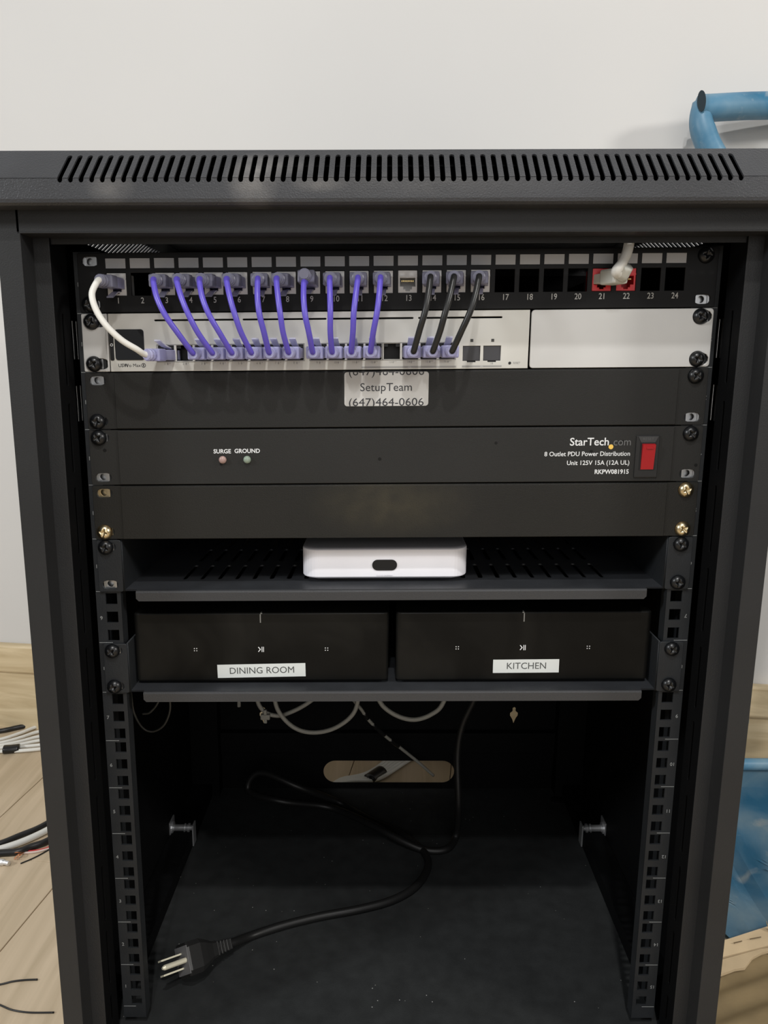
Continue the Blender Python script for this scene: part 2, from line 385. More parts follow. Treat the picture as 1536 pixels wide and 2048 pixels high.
# posts, slotted channels, mounting rails
def stadium(cx, cy, L, W_, n=5):
    r = W_/2; p = []
    for i in range(n+1): t = i/n*PI; p.append((cx+r*math.cos(t), cy+L/2-r+r*math.sin(t)))
    for i in range(n+1): t = PI+i/n*PI; p.append((cx+r*math.cos(t), cy-L/2+r+r*math.sin(t)))
    return p
ZB0 = -.045
holes_z = [u*U+o for u in range(15) for o in (.00635, .022225, .0381)]
for s in (-1, 1):
    b = bmesh.new()
    bx(b, min(s*.2765, s*.260), max(s*.2765, s*.260), -.052, -.0505, ZB0, .6890, .0005)
    bx(b, min(s*.2612, s*.260), max(s*.2612, s*.260), -.0512, -.033, ZB0, .672)
    bx(b, min(s*.261, s*.2485), max(s*.261, s*.2485), -.033, -.0320, ZB0, .672, .0004)
    bx(b, min(s*.2765, s*.2753), max(s*.2765, s*.2753), -.0512, -.02, ZB0, .6862)
    rp('corner_post', b, k=.010)
    sl = [stadium(-.018, z+.0265, .0535, .0036) for z in (.5671, .5008, .436, .37, .3042, .2393, .1722, .1053, .0413, -.024)]
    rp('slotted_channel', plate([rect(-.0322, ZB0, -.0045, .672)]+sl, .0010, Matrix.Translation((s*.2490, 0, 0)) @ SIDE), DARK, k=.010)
    hp = [rect(s*.2325-.00475, z-.00475, s*.2325+.00475, z+.00475) for z in holes_z]
    f = grid_plate(min(s*.2246, s*.2451), max(s*.2246, s*.2451), -.012, .6675, [(s*.2325-.00475, s*.2325+.00475, z-.00475, z+.00475) for z in holes_z], 0, .0016)
    fl = bmesh.new(); bx(fl, min(s*.2451, s*.2437), max(s*.2451, s*.2437), .0012, .030, -.012, .6675); bx(fl, min(s*.2246, s*.2260), max(s*.2246, s*.2260), .0012, .012, -.012, .6675)
    rail = rp('mounting_rail', join([f, tome(fl)]), RAILM, k=.0166)
    for u in range(0, 15):
        t = bmesh.new(); x0 = s*.2447; x1 = s*.2335
        bx(t, min(x0, x1), max(x0, x1), -.00014, 0, u*U-.00022, u*U+.00022)
        n = u+1 if s < 0 else 15-u
        obj('unit_line', t, INKG, rail)
        obj('unit_number', text_mesh(str(n), .0044, s*.2417, u*U+.0213, -.00007, rot=0 if s < 0 else PI, bold=.008), INKG, rail)
    # side panel with vent slits
    vz = [(.6188, .5867), (.5640, .5335)]
    vh = [rect(.0560+j*.0083, z1, .0560+j*.0083+.0032, z0) for z0, z1 in vz for j in range(10)]
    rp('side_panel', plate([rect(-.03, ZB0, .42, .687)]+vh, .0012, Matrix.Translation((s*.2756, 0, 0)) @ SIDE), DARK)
    # foot ledge inside
    b = bmesh.new(); bx(b, min(s*.2745, s*.2475), max(s*.2745, s*.2475), .02, .385, -.003, -.0018); bx(b, min(s*.2485, s*.2475), max(s*.2485, s*.2475), .02, .385, -.020, -.003)
    rp('bottom_side_bracket', b, DARK)
    b = bmesh.new(); bx(b, min(s*.2750, s*.237), max(s*.2750, s*.237), .378, .399, -.0195, .68)
    rp('rear_post', b, DARK)
# back panel with its openings
key = lambda cx, cz: [(cx, cz-.013), (cx+.0025, cz-.006), (cx+.0055, cz-.001), (cx+.0055, cz+.003), (cx+.0022, cz+.006), (cx+.0022, cz+.0105), (cx, cz+.012), (cx-.0022, cz+.0105), (cx-.0022, cz+.006), (cx-.0055, cz+.003), (cx-.0055, cz-.001), (cx-.0025, cz-.006)]
oval = rrect(-.0918, -.0118, .0962, .0228, .0172, 8)
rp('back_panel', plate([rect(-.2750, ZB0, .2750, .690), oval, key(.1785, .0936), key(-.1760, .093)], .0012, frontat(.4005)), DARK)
b = bmesh.new(); bx(b, -.236, .236, .388, .3995, .0405, .0712, .001); rp('rear_crossbar', b, DARK)
b = bmesh.new(); bx(b, -.2750, .2750, -.03, .3998, -.0215, -.0200); rp('bottom_panel', b, FLOORM)
b = bmesh.new(); bx(b, -.260, .260, -.052, -.0505, ZB0, -.020, .0005); bx(b, -.260, .260, -.0505, -.030, -.0215, -.020); rp('bottom_crossbar', b)
foot = tome(lathe([(.022, 0), (.022, .006), (.012, .007), (.010, -ZB0*0+.040), (.0, .040)], 20, False), BLK, 'levelling_foot', True)
for x in (-.24, .24):
    for y in (-.02, .37): inst('levelling_foot', foot, rack, (x, y, FZ), k=0)
# side-panel latches
for s in (-1, 1):
    y0, z0 = .271, .002
    Mx = Matrix.Translation((s*.275, y0, z0)) @ Matrix.Rotation(-s*PI/2, 4, 'Y')
    g = lathe([(.0075, 0), (.0075, .003), (.0042, .0035), (.0042, .016), (.0055, .0165), (.0055, .0178), (.0042, .018), (.0042, .0205), (.0056, .021), (.0056, .0235), (.0034, .024), (.0034, .0285), (.001, .029)], 16, True)
    me = tome(g); me.transform(Mx)
    bb = bmesh.new(); bx(bb, s*.2745-.001, s*.2745+.001, y0-.010, y0+.010, z0-.009, z0+.012, .0005)
    bx(bb, s*.2540-.0008, s*.2540+.0008, y0-.005, y0+.007, z0-.004, z0+.005, .0003) if False else None
    bx(bb, s*.2462-.0009, s*.2462+.0009, y0-.008, y0+.005, -.019, z0+.007, .0003)
    la = rp('side_latch', join([me, tome(bb)]), CHR, smooth=False)
    la['label'] = 'chrome latch'

# ------------------------------------------------------------------ screws and cage nuts
def screw_mesh(m):
    n = 40; prof = [(.0001, .0040), (.0010, .00398), (.0018, .0039), (.0026, .0037), (.0034, .0034), (.0042, .0029), (.0050, .0021), (.0056, .0012), (.0060, 0)]
    bm = bmesh.new(); R = []
    for r, h in prof:
        ring = []
        for j in range(n):
            x = r*math.cos(2*PI*j/n); y = r*math.sin(2*PI*j/n); z = h
            if (abs(x) < .00075 and abs(y) < .0030) or (abs(y) < .00075 and abs(x) < .0030): z -= .0022*(1-r/.004)
            ring.append(bm.verts.new((x, y, z)))
        R.append(ring)
    for s, t in zip(R, R[1:]):
        for j in range(n): bm.faces.new((t[j], t[(j+1) % n], s[(j+1) % n], s[j]))
    bm.faces.new(R[0])
    # washer
    w0 = [bm.verts.new((.0062*math.cos(2*PI*j/n), .0062*math.sin(2*PI*j/n), h)) for h in (0, .0006) for j in range(n)]
    for j in range(n): bm.faces.new((w0[j], w0[(j+1) % n], w0[n+(j+1) % n], w0[n+j]))
    bmesh.ops.rotate(bm, verts=bm.verts[:], cent=(0, 0, 0), matrix=Matrix.Rotation(PI/2, 3, 'X'))
    return tome(bm, m, 'screw', True)
SCM = {'b': screw_mesh(SCRB), 'g': screw_mesh(BRASS)}
def nut_mesh(m):
    me = plate([rect(-.0046, -.0046, .0046, .0046), circ(-.0005, 0, .0027, 16)], .0012, FRONT)
    b = bmesh.new(); b.from_mesh(me); bx(b, .0040, .0052, -.0022, -.0008, -.0036, .0036); bx(b, -.0052, -.0040, -.0022, -.0008, -.0036, .0036)
    bx(b, -.0046, .0046, .004, .0045, -.0046, .0046)
    b.to_mesh(me); b.free(); me.materials.append(m); me.name = 'cage_nut'; return me
NUT = {'z': nut_mesh(ZINC), 'g': nut_mesh(ZGOLD)}
def ear_slots(u, shift=0):
    """oblong screw openings of a 1U ear"""
    out = []
    for s in (-1, 1):
        for o in (.00635, .0381):
            cx = s*.2325; z = u*U+o; out.append(stadium2(cx-s*.0008+shift, z, .0125, .0070))
    return out
def stadium2(cx, cz, L, W_, n=5):
    return [(cx+(q[1]-cz), cz+(q[0]-cx)) for q in stadium(cx, cz, L, W_, n)][::-1]
RAILS = [c for c in rack.children if c.name.startswith('mounting_rail')]
def fasten(dev, u, spec, y=-.003):
    """spec: four entries left-top, left-bottom, right-top, right-bottom: 'b' screw, 'g' brass screw, 'z'/'Z' nut only"""
    for i, (s, o) in enumerate(((-1, .0381), (-1, .00635), (1, .0381), (1, .00635))):
        c = spec[i]; x = s*.2325; z = u*U+o
        if c in 'bg': inst('screw', SCM[c], dev, (x-.001, y, z), (0, random.uniform(0, PI), 0), label='brass screw' if c == 'g' else None)
        nz = 'g' if c in 'gG' else 'z'
        inst('cage_nut', NUT[nz], RAILS[0 if s < 0 else 1], (x+random.uniform(-.0008, .0008), .0012, z))
def panel(dev, name, u, m, x0=-.2413, x1=.2413, extra=(), ears=True, y=-.0015, flange=True):
    z0, z1 = u*U+.0004, (u+1)*U-.0004
    me = plate([rrect(x0, z0, x1, z1, .0012, 2)]+(ear_slots(u) if ears else [])+list(extra), .002, frontat(y), .0003)
    return obj(name, me, m, dev)

# ------------------------------------------------------------------ patch panel (top unit)
u = 14
pp = root('patch_panel', 'black 24-port patch panel in the top rack unit with numbers 1 to 24', 'patch panel', (0, .02, u*U))
KX = [(n-12.5)*.01836-.0015 for n in range(25)]      # KX[n] for port n (1..24)
KZ = .6434; LZ = .6586
kh = [rect(KX[n]-.0073, KZ-.0083, KX[n]+.0073, KZ+.0083) for n in range(1, 25)]
lh = [rect(KX[n]-.0075, LZ-.0036, KX[n]+.0075, LZ+.0036) for n in range(1, 25)]
panel(pp, 'faceplate', u, mat('patch_panel_shaded_black', (.006, .006, .0064), .5, spec=.25), extra=kh+lh)  # black lowered further, the lid's shade is put into the colour
for n in range(1, 25):
    inst('label_strip', bpy.data.meshes.get('label_strip') or tome(box(-.0075, .0075, 0, .0006, -.0036, .0036), PAPER, 'label_strip'), pp, (KX[n], -.0023, LZ))
obj('port_numbers', join([text_mesh(str(n), .0062, KX[n]+.0008, .6312, -.0026, width=.86, bold=.006) for n in range(1, 25)]), mat('port_number_ink', (.50, .50, .49), .6), pp)
b = bmesh.new(); bx(b, -.222, .222, .0002, .012, u*U+.0008, u*U+.0018); bx(b, -.222, .222, .0002, .012, (u+1)*U-.0018, (u+1)*U-.0008); obj('stiffening_flange', b, BLK, pp)
jack_open = [(-.0058, -.0035), (-.0032, -.0035), (-.0032, -.0055), (-.0016, -.0055), (-.0016, -.0068), (.0016, -.0068), (.0016, -.0055), (.0032, -.0055), (.0032, -.0035), (.0058, -.0035), (.0058, .0028), (-.0058, .0028)]
def jack_mesh(m, name):
    f = plate([rect(-.0072, -.0082, .0072, .0082), jack_open], .0012, frontat(.0), .0002)
    b = bmesh.new(); b.from_mesh(f)
    bx(b, -.0072, .0072, -.0012, .0004, .0034, .0044)
    bx(b, -.0072, -.0060, .0005, .018, -.0080, .0080); bx(b, .0060, .0072, .0005, .018, -.0080, .0080)
    bx(b, -.0072, .0072, .0005, .018, .0030, .0042); bx(b, -.0072, .0072, .0005, .018, -.0082, -.0072); bx(b, -.0072, .0072, .016, .018, -.008, .008)
    return tome(b, m, name)
JW = jack_mesh(WHT, 'keystone_jack'); JR = jack_mesh(RED, 'keystone_jack')
ct = bmesh.new()
for i in range(8): bx(ct, -.0042+i*.0012-.0002, -.0042+i*.0012+.0002, .002, .010, -.0004+.0006, .0012)
CT = tome(ct, GOLD, 'contacts')
for n in [1]+list(range(3, 17))+[21, 22]:
    j = inst('keystone_jack', JR if n > 20 else JW, pp, (KX[n], -.0012, KZ), label='red keystone jack' if n > 20 else None)
    if n in (13, 22): 
        c = inst('contacts', CT, j, (KX[n], -.0012, KZ))
fasten(pp, u, 'zbbz')

# ------------------------------------------------------------------ network switch
u = 13
sw = root('network_switch', 'silver network switch with 16 ports and small square display, below the patch panel', 'network switch', (0, .10, u*U))
z0, z1 = u*U+.0004, (u+1)*U-.0004
PXs = [-.1774+i*.01423 for i in range(8)]+[-.0601+i*.0141 for i in range(8)]
PZ = .5920
ph = [rect(x-.0062, PZ-.0060, x+.0062, PZ+.0058) for x in PXs]
sf = [[(x-.0067, .5842), (x-.0033, .5842), (x-.0033, .5832), (x+.0033, .5832), (x+.0033, .5842), (x+.0067, .5842), (x+.0067, .5955), (x-.0067, .5955)] for x in (.0575, .0733)]
sv = [stadium2((a_+b_)/2, .6166, b_-a_, .0013, 3) for a_, b_ in ((-.1854, -.1217), (-.1179, -.0538), (-.0520, .0125), (.0160, .0803))]
obj('faceplate', plate([rect(-.2205, z0, .1012, z1)]+ph+sf+sv, .002, frontat(-.0020), .0003), SILV, sw)
obj('left_ear', plate([rrect(-.2413, z0, -.2213, z1, .001, 2)]+[stadium2(-.2305, u*U+o, .0165, .0080) for o in (.00635, .0381)], .002, frontat(-.0012), .0004), SILV2, sw)
b = bmesh.new(); bx(b, -.2225, -.2211, -.0042, .003, z0, z1, .0005); obj('ear_bend', b, SILV2, sw)
obj('filler_panel', plate([rrect(.1025, z0, .2413, z1, .0025, 3)]+[stadium2(.2335, u*U+o, .0135, .0085) for o in (.00635, .0381)], .002, frontat(-.0016), .0004), SILV2, sw)
b = bmesh.new()
b = bmesh.new(); bx(b, -.2195, .1005, .012, .2, z0+.001, z1-.001); bx(b, -.2195, .1005, -.001, .012, z0+.001, z0+.002); bx(b, -.2195, .1005, -.001, .012, z1-.002, z1-.001)
obj('chassis', b, BLK, sw)
obj('display', plate([rrect(-.2163, .5869, -.1938, .6101, .0022, 4)], .0012, frontat(-.0030), .0003), GLS, sw)
b = [plate([rrect(-.2202, .5867, -.2172, .6112, .0010, 3)], .0010, frontat(-.0029))]
obj('status_strip', join(b), BLK, sw)
obj('round_mark', plate([circ(-.2187, .5985, .0011, 16), circ(-.2187, .5985, .0007, 16)], .0003, frontat(-.0035)), INK, sw)
pm = bmesh.new(); bx(pm, -.0062, .0062, .0115, .0125, -.0060, .0058); bx(pm, -.0066, -.0062, 0, .012, -.006, .0058); bx(pm, .0062, .0066, 0, .012, -.006, .0058); bx(pm, -.0062, .0062, 0, .012, -.0064, -.0060); bx(pm, -.0062, .0062, 0, .012, .0058, .0062)
for i in (-1, 1): bx(pm, i*.0046-.0016, i*.0046+.0016, -.0003, .0115, .0034, .0058)
PM = tome(pm, PORTM, 'ethernet_port')
for i, x in enumerate(PXs): inst('ethernet_port', PM, sw, (x, -.0014, PZ))
# thin frames around the groups of four ports
fr = []
for g in range(4):
    xa, xb = PXs[g*4]-.0070, PXs[g*4+3]+.0070
    fr.append(plate([rect(xa, PZ-.0067, xb, PZ+.0065), rect(xa+.0003, PZ-.0064, xb-.0003, PZ+.0062)], .0002, frontat(-.0032)))
obj('port_frame', join(fr), mat('frame_grey', (.15, .15, .14), .5), sw)
SFP = tome(bx(box(-.0066, .0066, .0, .004, -.0056, .0056, .0003), -.003, .003, .002, .003, -.0066, -.0056), mat('sfp_flap', (.045, .045, .05), .5), 'fibre_port')
for x in (.0575, .0733): inst('fibre_port', SFP, sw, (x, -.0022, .5899))
obj('indicator', join([plate([rect(x-.0011, .5984, x+.0011, .6006)], .0002, frontat(-.0031)) for x in (.0575, .0735)]), mat('indicator_grey', (.045, .045, .04), .5), sw)
obj('reset_hole', plate([circ(.0872, .5823, .0011, 14)], .0002, frontat(-.0031)), BLK, sw)
pr = [text_mesh('USW', .0036, -.2107, .5828, -.00305, bold=.014), text_mesh('Pro Max', .0036, -.2035, .5828, -.00305)]
pr += [plate([circ(-.1951, .5829, .0017, 18), circ(-.1951, .5829, .00125, 18)], .0001, frontat(-.0031)), plate([rect(-.1955, .5820, -.1947, .5838)], .0001, frontat(-.0031))]
obj('model_lettering', join(pr), INKD, sw)
pl = []
for i, x in enumerate(PXs):
    pl.append(text_mesh(str(i+1)+'\u03d5'*0, .0023, x-.0012, .5838, -.00305))
    pl.append(plate([circ(x+.0010, .5838, .0006, 10), circ(x+.0010, .5838, .00035, 10)], .0001, frontat(-.0031)))
    pl.append(plate([rect(x+.00092, .5827, x+.00108, .5850)], .0001, frontat(-.0031)))
    pl.append(text_mesh('+' if i < 12 else '++', .0018, x+.0027, .5842, -.00305))
for x, t_ in ((.0575, '17'), (.0733, '18')): pl.append(text_mesh(t_, .0022, x, .5822, -.00305))
pl.append(text_mesh('RESET', .0021, .0925, .5823, -.00305))
obj('port_lettering', join(pl), INKB, sw)
obj('speed_bar', join([plate([rect(-.0270, .5793, .0460, .5806)], .0001, frontat(-.0031)), plate([rect(.0505, .5794, .0810, .5807)], .0001, frontat(-.0031))]), mat('bar_grey', (.34, .34, .33), .5), sw)
obj('bar_lettering', join([text_mesh('2.5G', .0014, .010, .5799, -.00312), text_mesh('10G', .0014, .0655, .5800, -.00312)]), INK, sw)
fasten(sw, u, 'bbbb', y=-.0026)

# ------------------------------------------------------------------ blank panel with sticker
u = 12
b1 = root('blank_panel', 'black rack panel with a pale sticker at its top edge, under the silver switch', 'rack panel', (0, .02, u*U))
panel(b1, 'faceplate', u, PAN)
b = bmesh.new(); bx(b, -.2185, .2185, -.0036, -.0024, u*U+.0008, (u+1)*U-.0012, .0004); obj('raised_front', b, PAN, b1)
b = bmesh.new(); bx(b, -.2185, .2185, .0002, .05, u*U+.001, u*U+.002); bx(b, -.2185, .2185, .0002, .05, (u+1)*U-.002, (u+1)*U-.001); obj('folded_edge', b, BLK, b1)
stz0, stz1 = .5503, (u+1)*U-.0014
stk = obj('sticker', plate([rrect(-.0402, stz0, .0250, stz1, .0022, 4)], .0002, frontat(-.0038)), STK, b1, label='pale rectangular sticker')
obj('sticker_lettering', join([text_mesh('SetupTeam', .0088, -.0078, .5645, -.00395, width=1.02), text_mesh('(647)464-0606', .0086, -.0078, .5530, -.00395, width=1.15, clipz=[(stz0+.0001, -1)]), text_mesh('(647)464-0606', .0086, -.0078, .5765, -.00395, width=1.15, clipz=[(stz1-.0001, 1)])]), INKD, stk)
fasten(b1, u, 'zbbz')

# ------------------------------------------------------------------ power distribution unit
u = 11
pdu = root('power_distribution_unit', 'black rack power strip panel with white lettering and a red rocker switch at its right', 'power unit', (0, .05, u*U))
panel(pdu, 'faceplate', u, PAN2)
Y0 = -.0036
b = bmesh.new(); bx(b, -.2185, .2185, Y0, -.0024, u*U+.0008, (u+1)*U-.0010, .0004); obj('raised_front', b, PAN2, pdu)
b = bmesh.new(); bx(b, -.2185, .2185, .0002, .10, u*U+.001, (u+1)*U-.001); obj('housing', b, BLK, pdu)
ZR = .5094
b = bmesh.new(); bx(b, .1886, .2069, Y0-.0014, Y0, .4929, .5258, .0005); sh = obj('switch_bezel', b, mat('bezel_black', (.016, .016, .016), .4), pdu)
b = bmesh.new(); v = [(.1900, .5252), (.2056, .5252), (.2032, .5205), (.1924, .5205)]
obj('reset_plate', plate([v], .0006, frontat(Y0-.0017)), mat('bezel_grey', (.045, .045, .045), .5), sh)
obj('reset_lettering', text_mesh('RESET', .0030, .1978, .5231, Y0-.0021, width=1.1), mat('moulded_grey', (.09, .09, .09), .5), sh)
rk = bmesh.new(); prf = [(-.0002, .4992), (-.0022, .4994), (-.0046, .5190), (-.0010, .5198)]
pa = [[rk.verts.new((x, Y0+y, z)) for y, z in prf] for x in (.1932, .2032)]
for i in range(3): rk.faces.new((pa[0][i], pa[1][i], pa[1][i+1], pa[0][i+1]))
rk.faces.new(pa[0][::-1]); rk.faces.new(pa[1])
bx(rk, .1960, .2012, Y0-.0050, Y0-.0040, .5158, .5170, .0002)
obj('rocker', rk, REDS, sh, label='red rocker')
b = bmesh.new(); bx(b, .1920, .2044, Y0-.0018, Y0-.0013, .4988, .5204); obj('rocker_recess', b, BLK, sh)
LED = lambda m: tome(lathe([(.0030, 0), (.0030, .0012), (.0026, .0022), (.0016, .0030), (.0001, .0033)], 20, True), m, 'indicator_lamp', True)
for x, m, lb in ((-.1362, mat('pink_lens', (.62, .42, .38), .2, trans=.4), 'pinkish surge lamp'), (-.1169, mat('green_lens', (.42, .52, .42), .2, trans=.4), 'pale green ground lamp')):
    inst('indicator_lamp', LED(m), pdu, (x, Y0, .5091), (PI/2, 0, 0), label=lb)
tx = [text_mesh('SURGE', .0046, -.1365, .5156, Y0-.0001, bold=.02, width=1.0), text_mesh('GROUND', .0046, -.1168, .5158, Y0-.0001, bold=.02, width=1.0),
      text_mesh('StarTech', .0086, .1367, .5210, Y0-.0001, 'LEFT', bold=.010, width=1.0), text_mesh('8 Outlet PDU Power Distribution', .0050, .1850, .5116, Y0-.0001, 'RIGHT', bold=.009, width=.98),
      text_mesh('Unit 125V 15A (12A UL)', .0050, .1850, .5045, Y0-.0001, 'RIGHT', bold=.009, width=.98), text_mesh('RKPW081915', .0049, .1849, .4973, Y0-.0001, 'RIGHT', bold=.022, width=.96)]
obj('lettering', join(tx), INK, pdu)
obj('grey_lettering', text_mesh('.com', .0086, .1853, .5208, Y0-.0001, 'RIGHT', bold=.0, width=.95), mat('com_ink', (.13, .13, .13), .5), pdu)
obj('yellow_dot', plate([circ(.1693, .5172, .0019, 20)], .0002, frontat(Y0-.0003)), YEL, pdu)
fasten(pdu, u, 'bzbz')

# ------------------------------------------------------------------ plain blank panel
u = 10
b2 = root('blank_panel', 'plain black rack panel with brass screws, directly above the white device', 'rack panel', (0, .02, u*U))
panel(b2, 'faceplate', u, PAN3)
b = bmesh.new(); bx(b, -.2185, .2165, -.0036, -.0024, u*U+.0006, (u+1)*U-.0010, .0004); obj('raised_front', b, PAN3, b2)
b = bmesh.new(); bx(b, -.2185, .2185, .0002, .03, u*U+.001, u*U+.002); bx(b, -.2185, .2185, .0002, .03, (u+1)*U-.002, (u+1)*U-.001); obj('folded_edge', b, BLK, b2)
fasten(b2, u, 'Gggg')

# ------------------------------------------------------------------ shelves
def shelf(u, label, spec, lipw, slots=True, deep=.29):
    r = root('rack_shelf', label, 'shelf', (0, .1, u*U), group='rack shelves')
    z = u*U+.0006
    hs = []
    if slots:
        for row in range(4):
            hs += [stadium(-.180+i*.0150, .053+row*.060, .046, .0042, 4) for i in range(25)]
    lx0, lx1 = lipw
    tp = plate([[(-.222, .001), (lx0, .001), (lx0, -.0012), (lx1, -.0012), (lx1, .001), (.222, .001), (.222, deep), (-.222, deep)]]+hs, .0014, Matrix.Translation((0, 0, z)))
    obj('shelf_deck', tp, mat('shelf_coat', (.030, .032, .036), .45, var=.15, vscale=40, bump=.2), r)
    # rolled front edge
    lp = bmesh.new(); pf = [(.0022, z+.0007), (-.0006, z+.0006), (-.0019, z-.0001), (-.0024, z-.0014), (-.0024, z-.0085), (-.0012, z-.0085)]
    lv = [[lp.verts.new((x, y, zz)) for y, zz in pf] for x in (lx0, lx0+.0022, lx1-.0022, lx1)]
    for q in (0, 3): 
        for i in (4, 5): lv[q][i].co.z += .0022
    for q in range(3):
        for i in range(len(pf)-1): lp.faces.new((lv[q][i], lv[q+1][i], lv[q+1][i+1], lv[q][i+1]))
    obj('front_lip', lp, mat('lip_coat', (.040, .041, .044), .42, bump=.3), r, smooth=False)
    for s in (-1, 1):
        e = plate([rrect(min(s*.2413, s*.2215), z-.0004, max(s*.2413, s*.2215), z+U-.0012, .0014, 2)]+[stadium2(s*.2318, u*U+o, .0125, .0070) for o in (.00635, .0381)], .002, frontat(-.0012), .0004)
        sw_ = plate([[(-.0004, z-.0004), (.06, z-.0004), (deep, z-.0004), (deep, z+.014), (.10, z+.020), (.055, z+U-.0012), (-.0004, z+U-.0012)]], .0014, Matrix.Translation((s*.2215, 0, 0)) @ SIDE)
        obj('mounting_ear', join([e, sw_]), RAILM, r)
    fasten(r, u, spec)
    return r
shelf(9, 'black vented rack shelf carrying the small white device', 'bzbb', (-.2114, .2071))
shelf(7, 'black rack shelf carrying the two black boxes with name labels', 'bbbb', (-.2098, .2094), slots=False)

# ------------------------------------------------------------------ white gateway
def rounded_box(x0, x1, y0, y1, levels, r, n=6):
    """levels: (z, inset)"""
    bm = bmesh.new(); L = []
    for z, ins in levels:
        rr = max(r-ins, .001); L.append([bm.verts.new((p[0], p[1], z)) for p in rrect(x0+ins, y0+ins, x1-ins, y1-ins, rr, n)])
    for s, t in zip(L, L[1:]):
        m = len(s)
        for j in range(m): bm.faces.new((s[j], s[(j+1) % m], t[(j+1) % m], t[j]))
    bm.faces.new(L[0][::-1]); bm.faces.new(L[-1]); return bm
gz = 9*U+.0014
gw = root('network_gateway', 'small white rounded box with a black pill window, on the upper shelf', 'network device', (-.0075, .08, gz))
obj('shell', rounded_box(-.0775, .0622, .0165, .144, [(gz+.0002, .0120), (gz+.0046, .0006), (gz+.0054, .0001), (gz+.0282, .0), (gz+.0288, .0005)], .014, 8), GW, gw, smooth=False)
obj('top_cover', rounded_box(-.0775, .0622, .0165, .144, [(gz+.0288, .0005), (gz+.0295, .0012), (gz+.0300, .003)], .014, 8), GWT, gw, label='grey top')
obj('display_window', plate([rrect(-.0181, .4123, .0027, .4215, .0045, 6)], .0006, frontat(.0163)), BLK, gw, label='black pill-shaped window')
obj('faint_lettering', text_mesh('CLOUD GATEWAY', .0016, -.0076, .4078, .0163), mat('faint_ink', (.66, .65, .70), .5), gw)

# ------------------------------------------------------------------ two amplifiers
az = 7*U+.0014
def amp(x0, x1, label, lname, lx0, lx1, lz0, lz1, lrot, strokex, cx, dz, flip, tsize):
    r = root('audio_amplifier', label, 'amplifier', ((x0+x1)/2, .12, az), group='audio amplifiers')
    zt = az+.0640
    bm = rounded_box(x0, x1, .0125, .2295, [(az+.0025, .0012), (az+.004, .0003), (zt-.0012, .0), (zt-.0003, .0006), (zt, .0014)], .004, 5)
    obj('body', bm, AMPM, r)
    b = bmesh.new(); bx(b, x0+.012, x1-.012, .022, .215, az+.0002, az+.0026); obj('base_foot', b, BLK, r)
    yy = .0124
    st = [plate([rect(cx-.00045, zt-.0085, cx+.00045, zt-.0010)], .0002, frontat(yy))]
    t = bmesh.new(); bx(t, cx-.00045+flip*.0006, cx+.00045+flip*.0006, .0135, .0165, zt, zt+.0001); bx(t, min(cx, cx+flip*.0016), max(cx, cx+flip*.0016), .0124, .0136, zt-.0008, zt-.0001)
    obj('status_light', join(st+[tome(t)]), mat('status_grey', (.22, .22, .21), .5), r)
    sy = []
    for q, dx in ((0, -.0558), (1, .0558)):
        for i in (-1, 1):
            for j in (-1, 1): sy.append(plate([circ(cx+dx+i*.0010, dz+j*.0010, .00045, 8)], .0002, frontat(yy)))
    sy.append(plate([[(cx-.0026, dz+.0019), (cx-.0020, dz+.0023), (cx-.0001, dz), (cx-.0020, dz-.0023), (cx-.0026, dz-.0019), (cx-.0010, dz)]], .0002, frontat(yy)))
    for d in (.0008, .0021): sy.append(plate([rect(cx+d-.0003, dz-.0023, cx+d+.0003, dz+.0023)], .0002, frontat(yy)))
    obj('touch_symbols', join(sy), INK, r)
    lc = Vector(((lx0+lx1)/2, 0, (lz0+lz1)/2)); hw, hh = (lx1-lx0)/2, (lz1-lz0)/2
    ml = Matrix.Translation((lc.x, .0122, lc.z)) @ FRONT @ Matrix.Rotation(lrot, 4, 'Z')
    lab = obj('name_label', plate([rect(-hw, -hh, hw, hh)], .0002, ml), LBL, r, label='white label reading '+lname)
    obj('label_lettering', text_mesh(lname, tsize, lc.x+.0004, lc.z, .01205, rot=lrot, width=1.0), mat('label_ink', (.075, .08, .08), .6), lab)
amp(-.2200, -.0036, 'black box amplifier labelled DINING ROOM, left on the lower shelf', 'DINING ROOM', -.1500, -.0746, .3190, .3310, math.radians(1.0), 0, -.1123, .3441, 1, .0082)
amp(.0024, .2190, 'black box amplifier labelled KITCHEN, right on the lower shelf', 'KITCHEN', .0858, .1422, .3222, .3342, math.radians(.3), 0, .1106, .3448, -1, .0082)

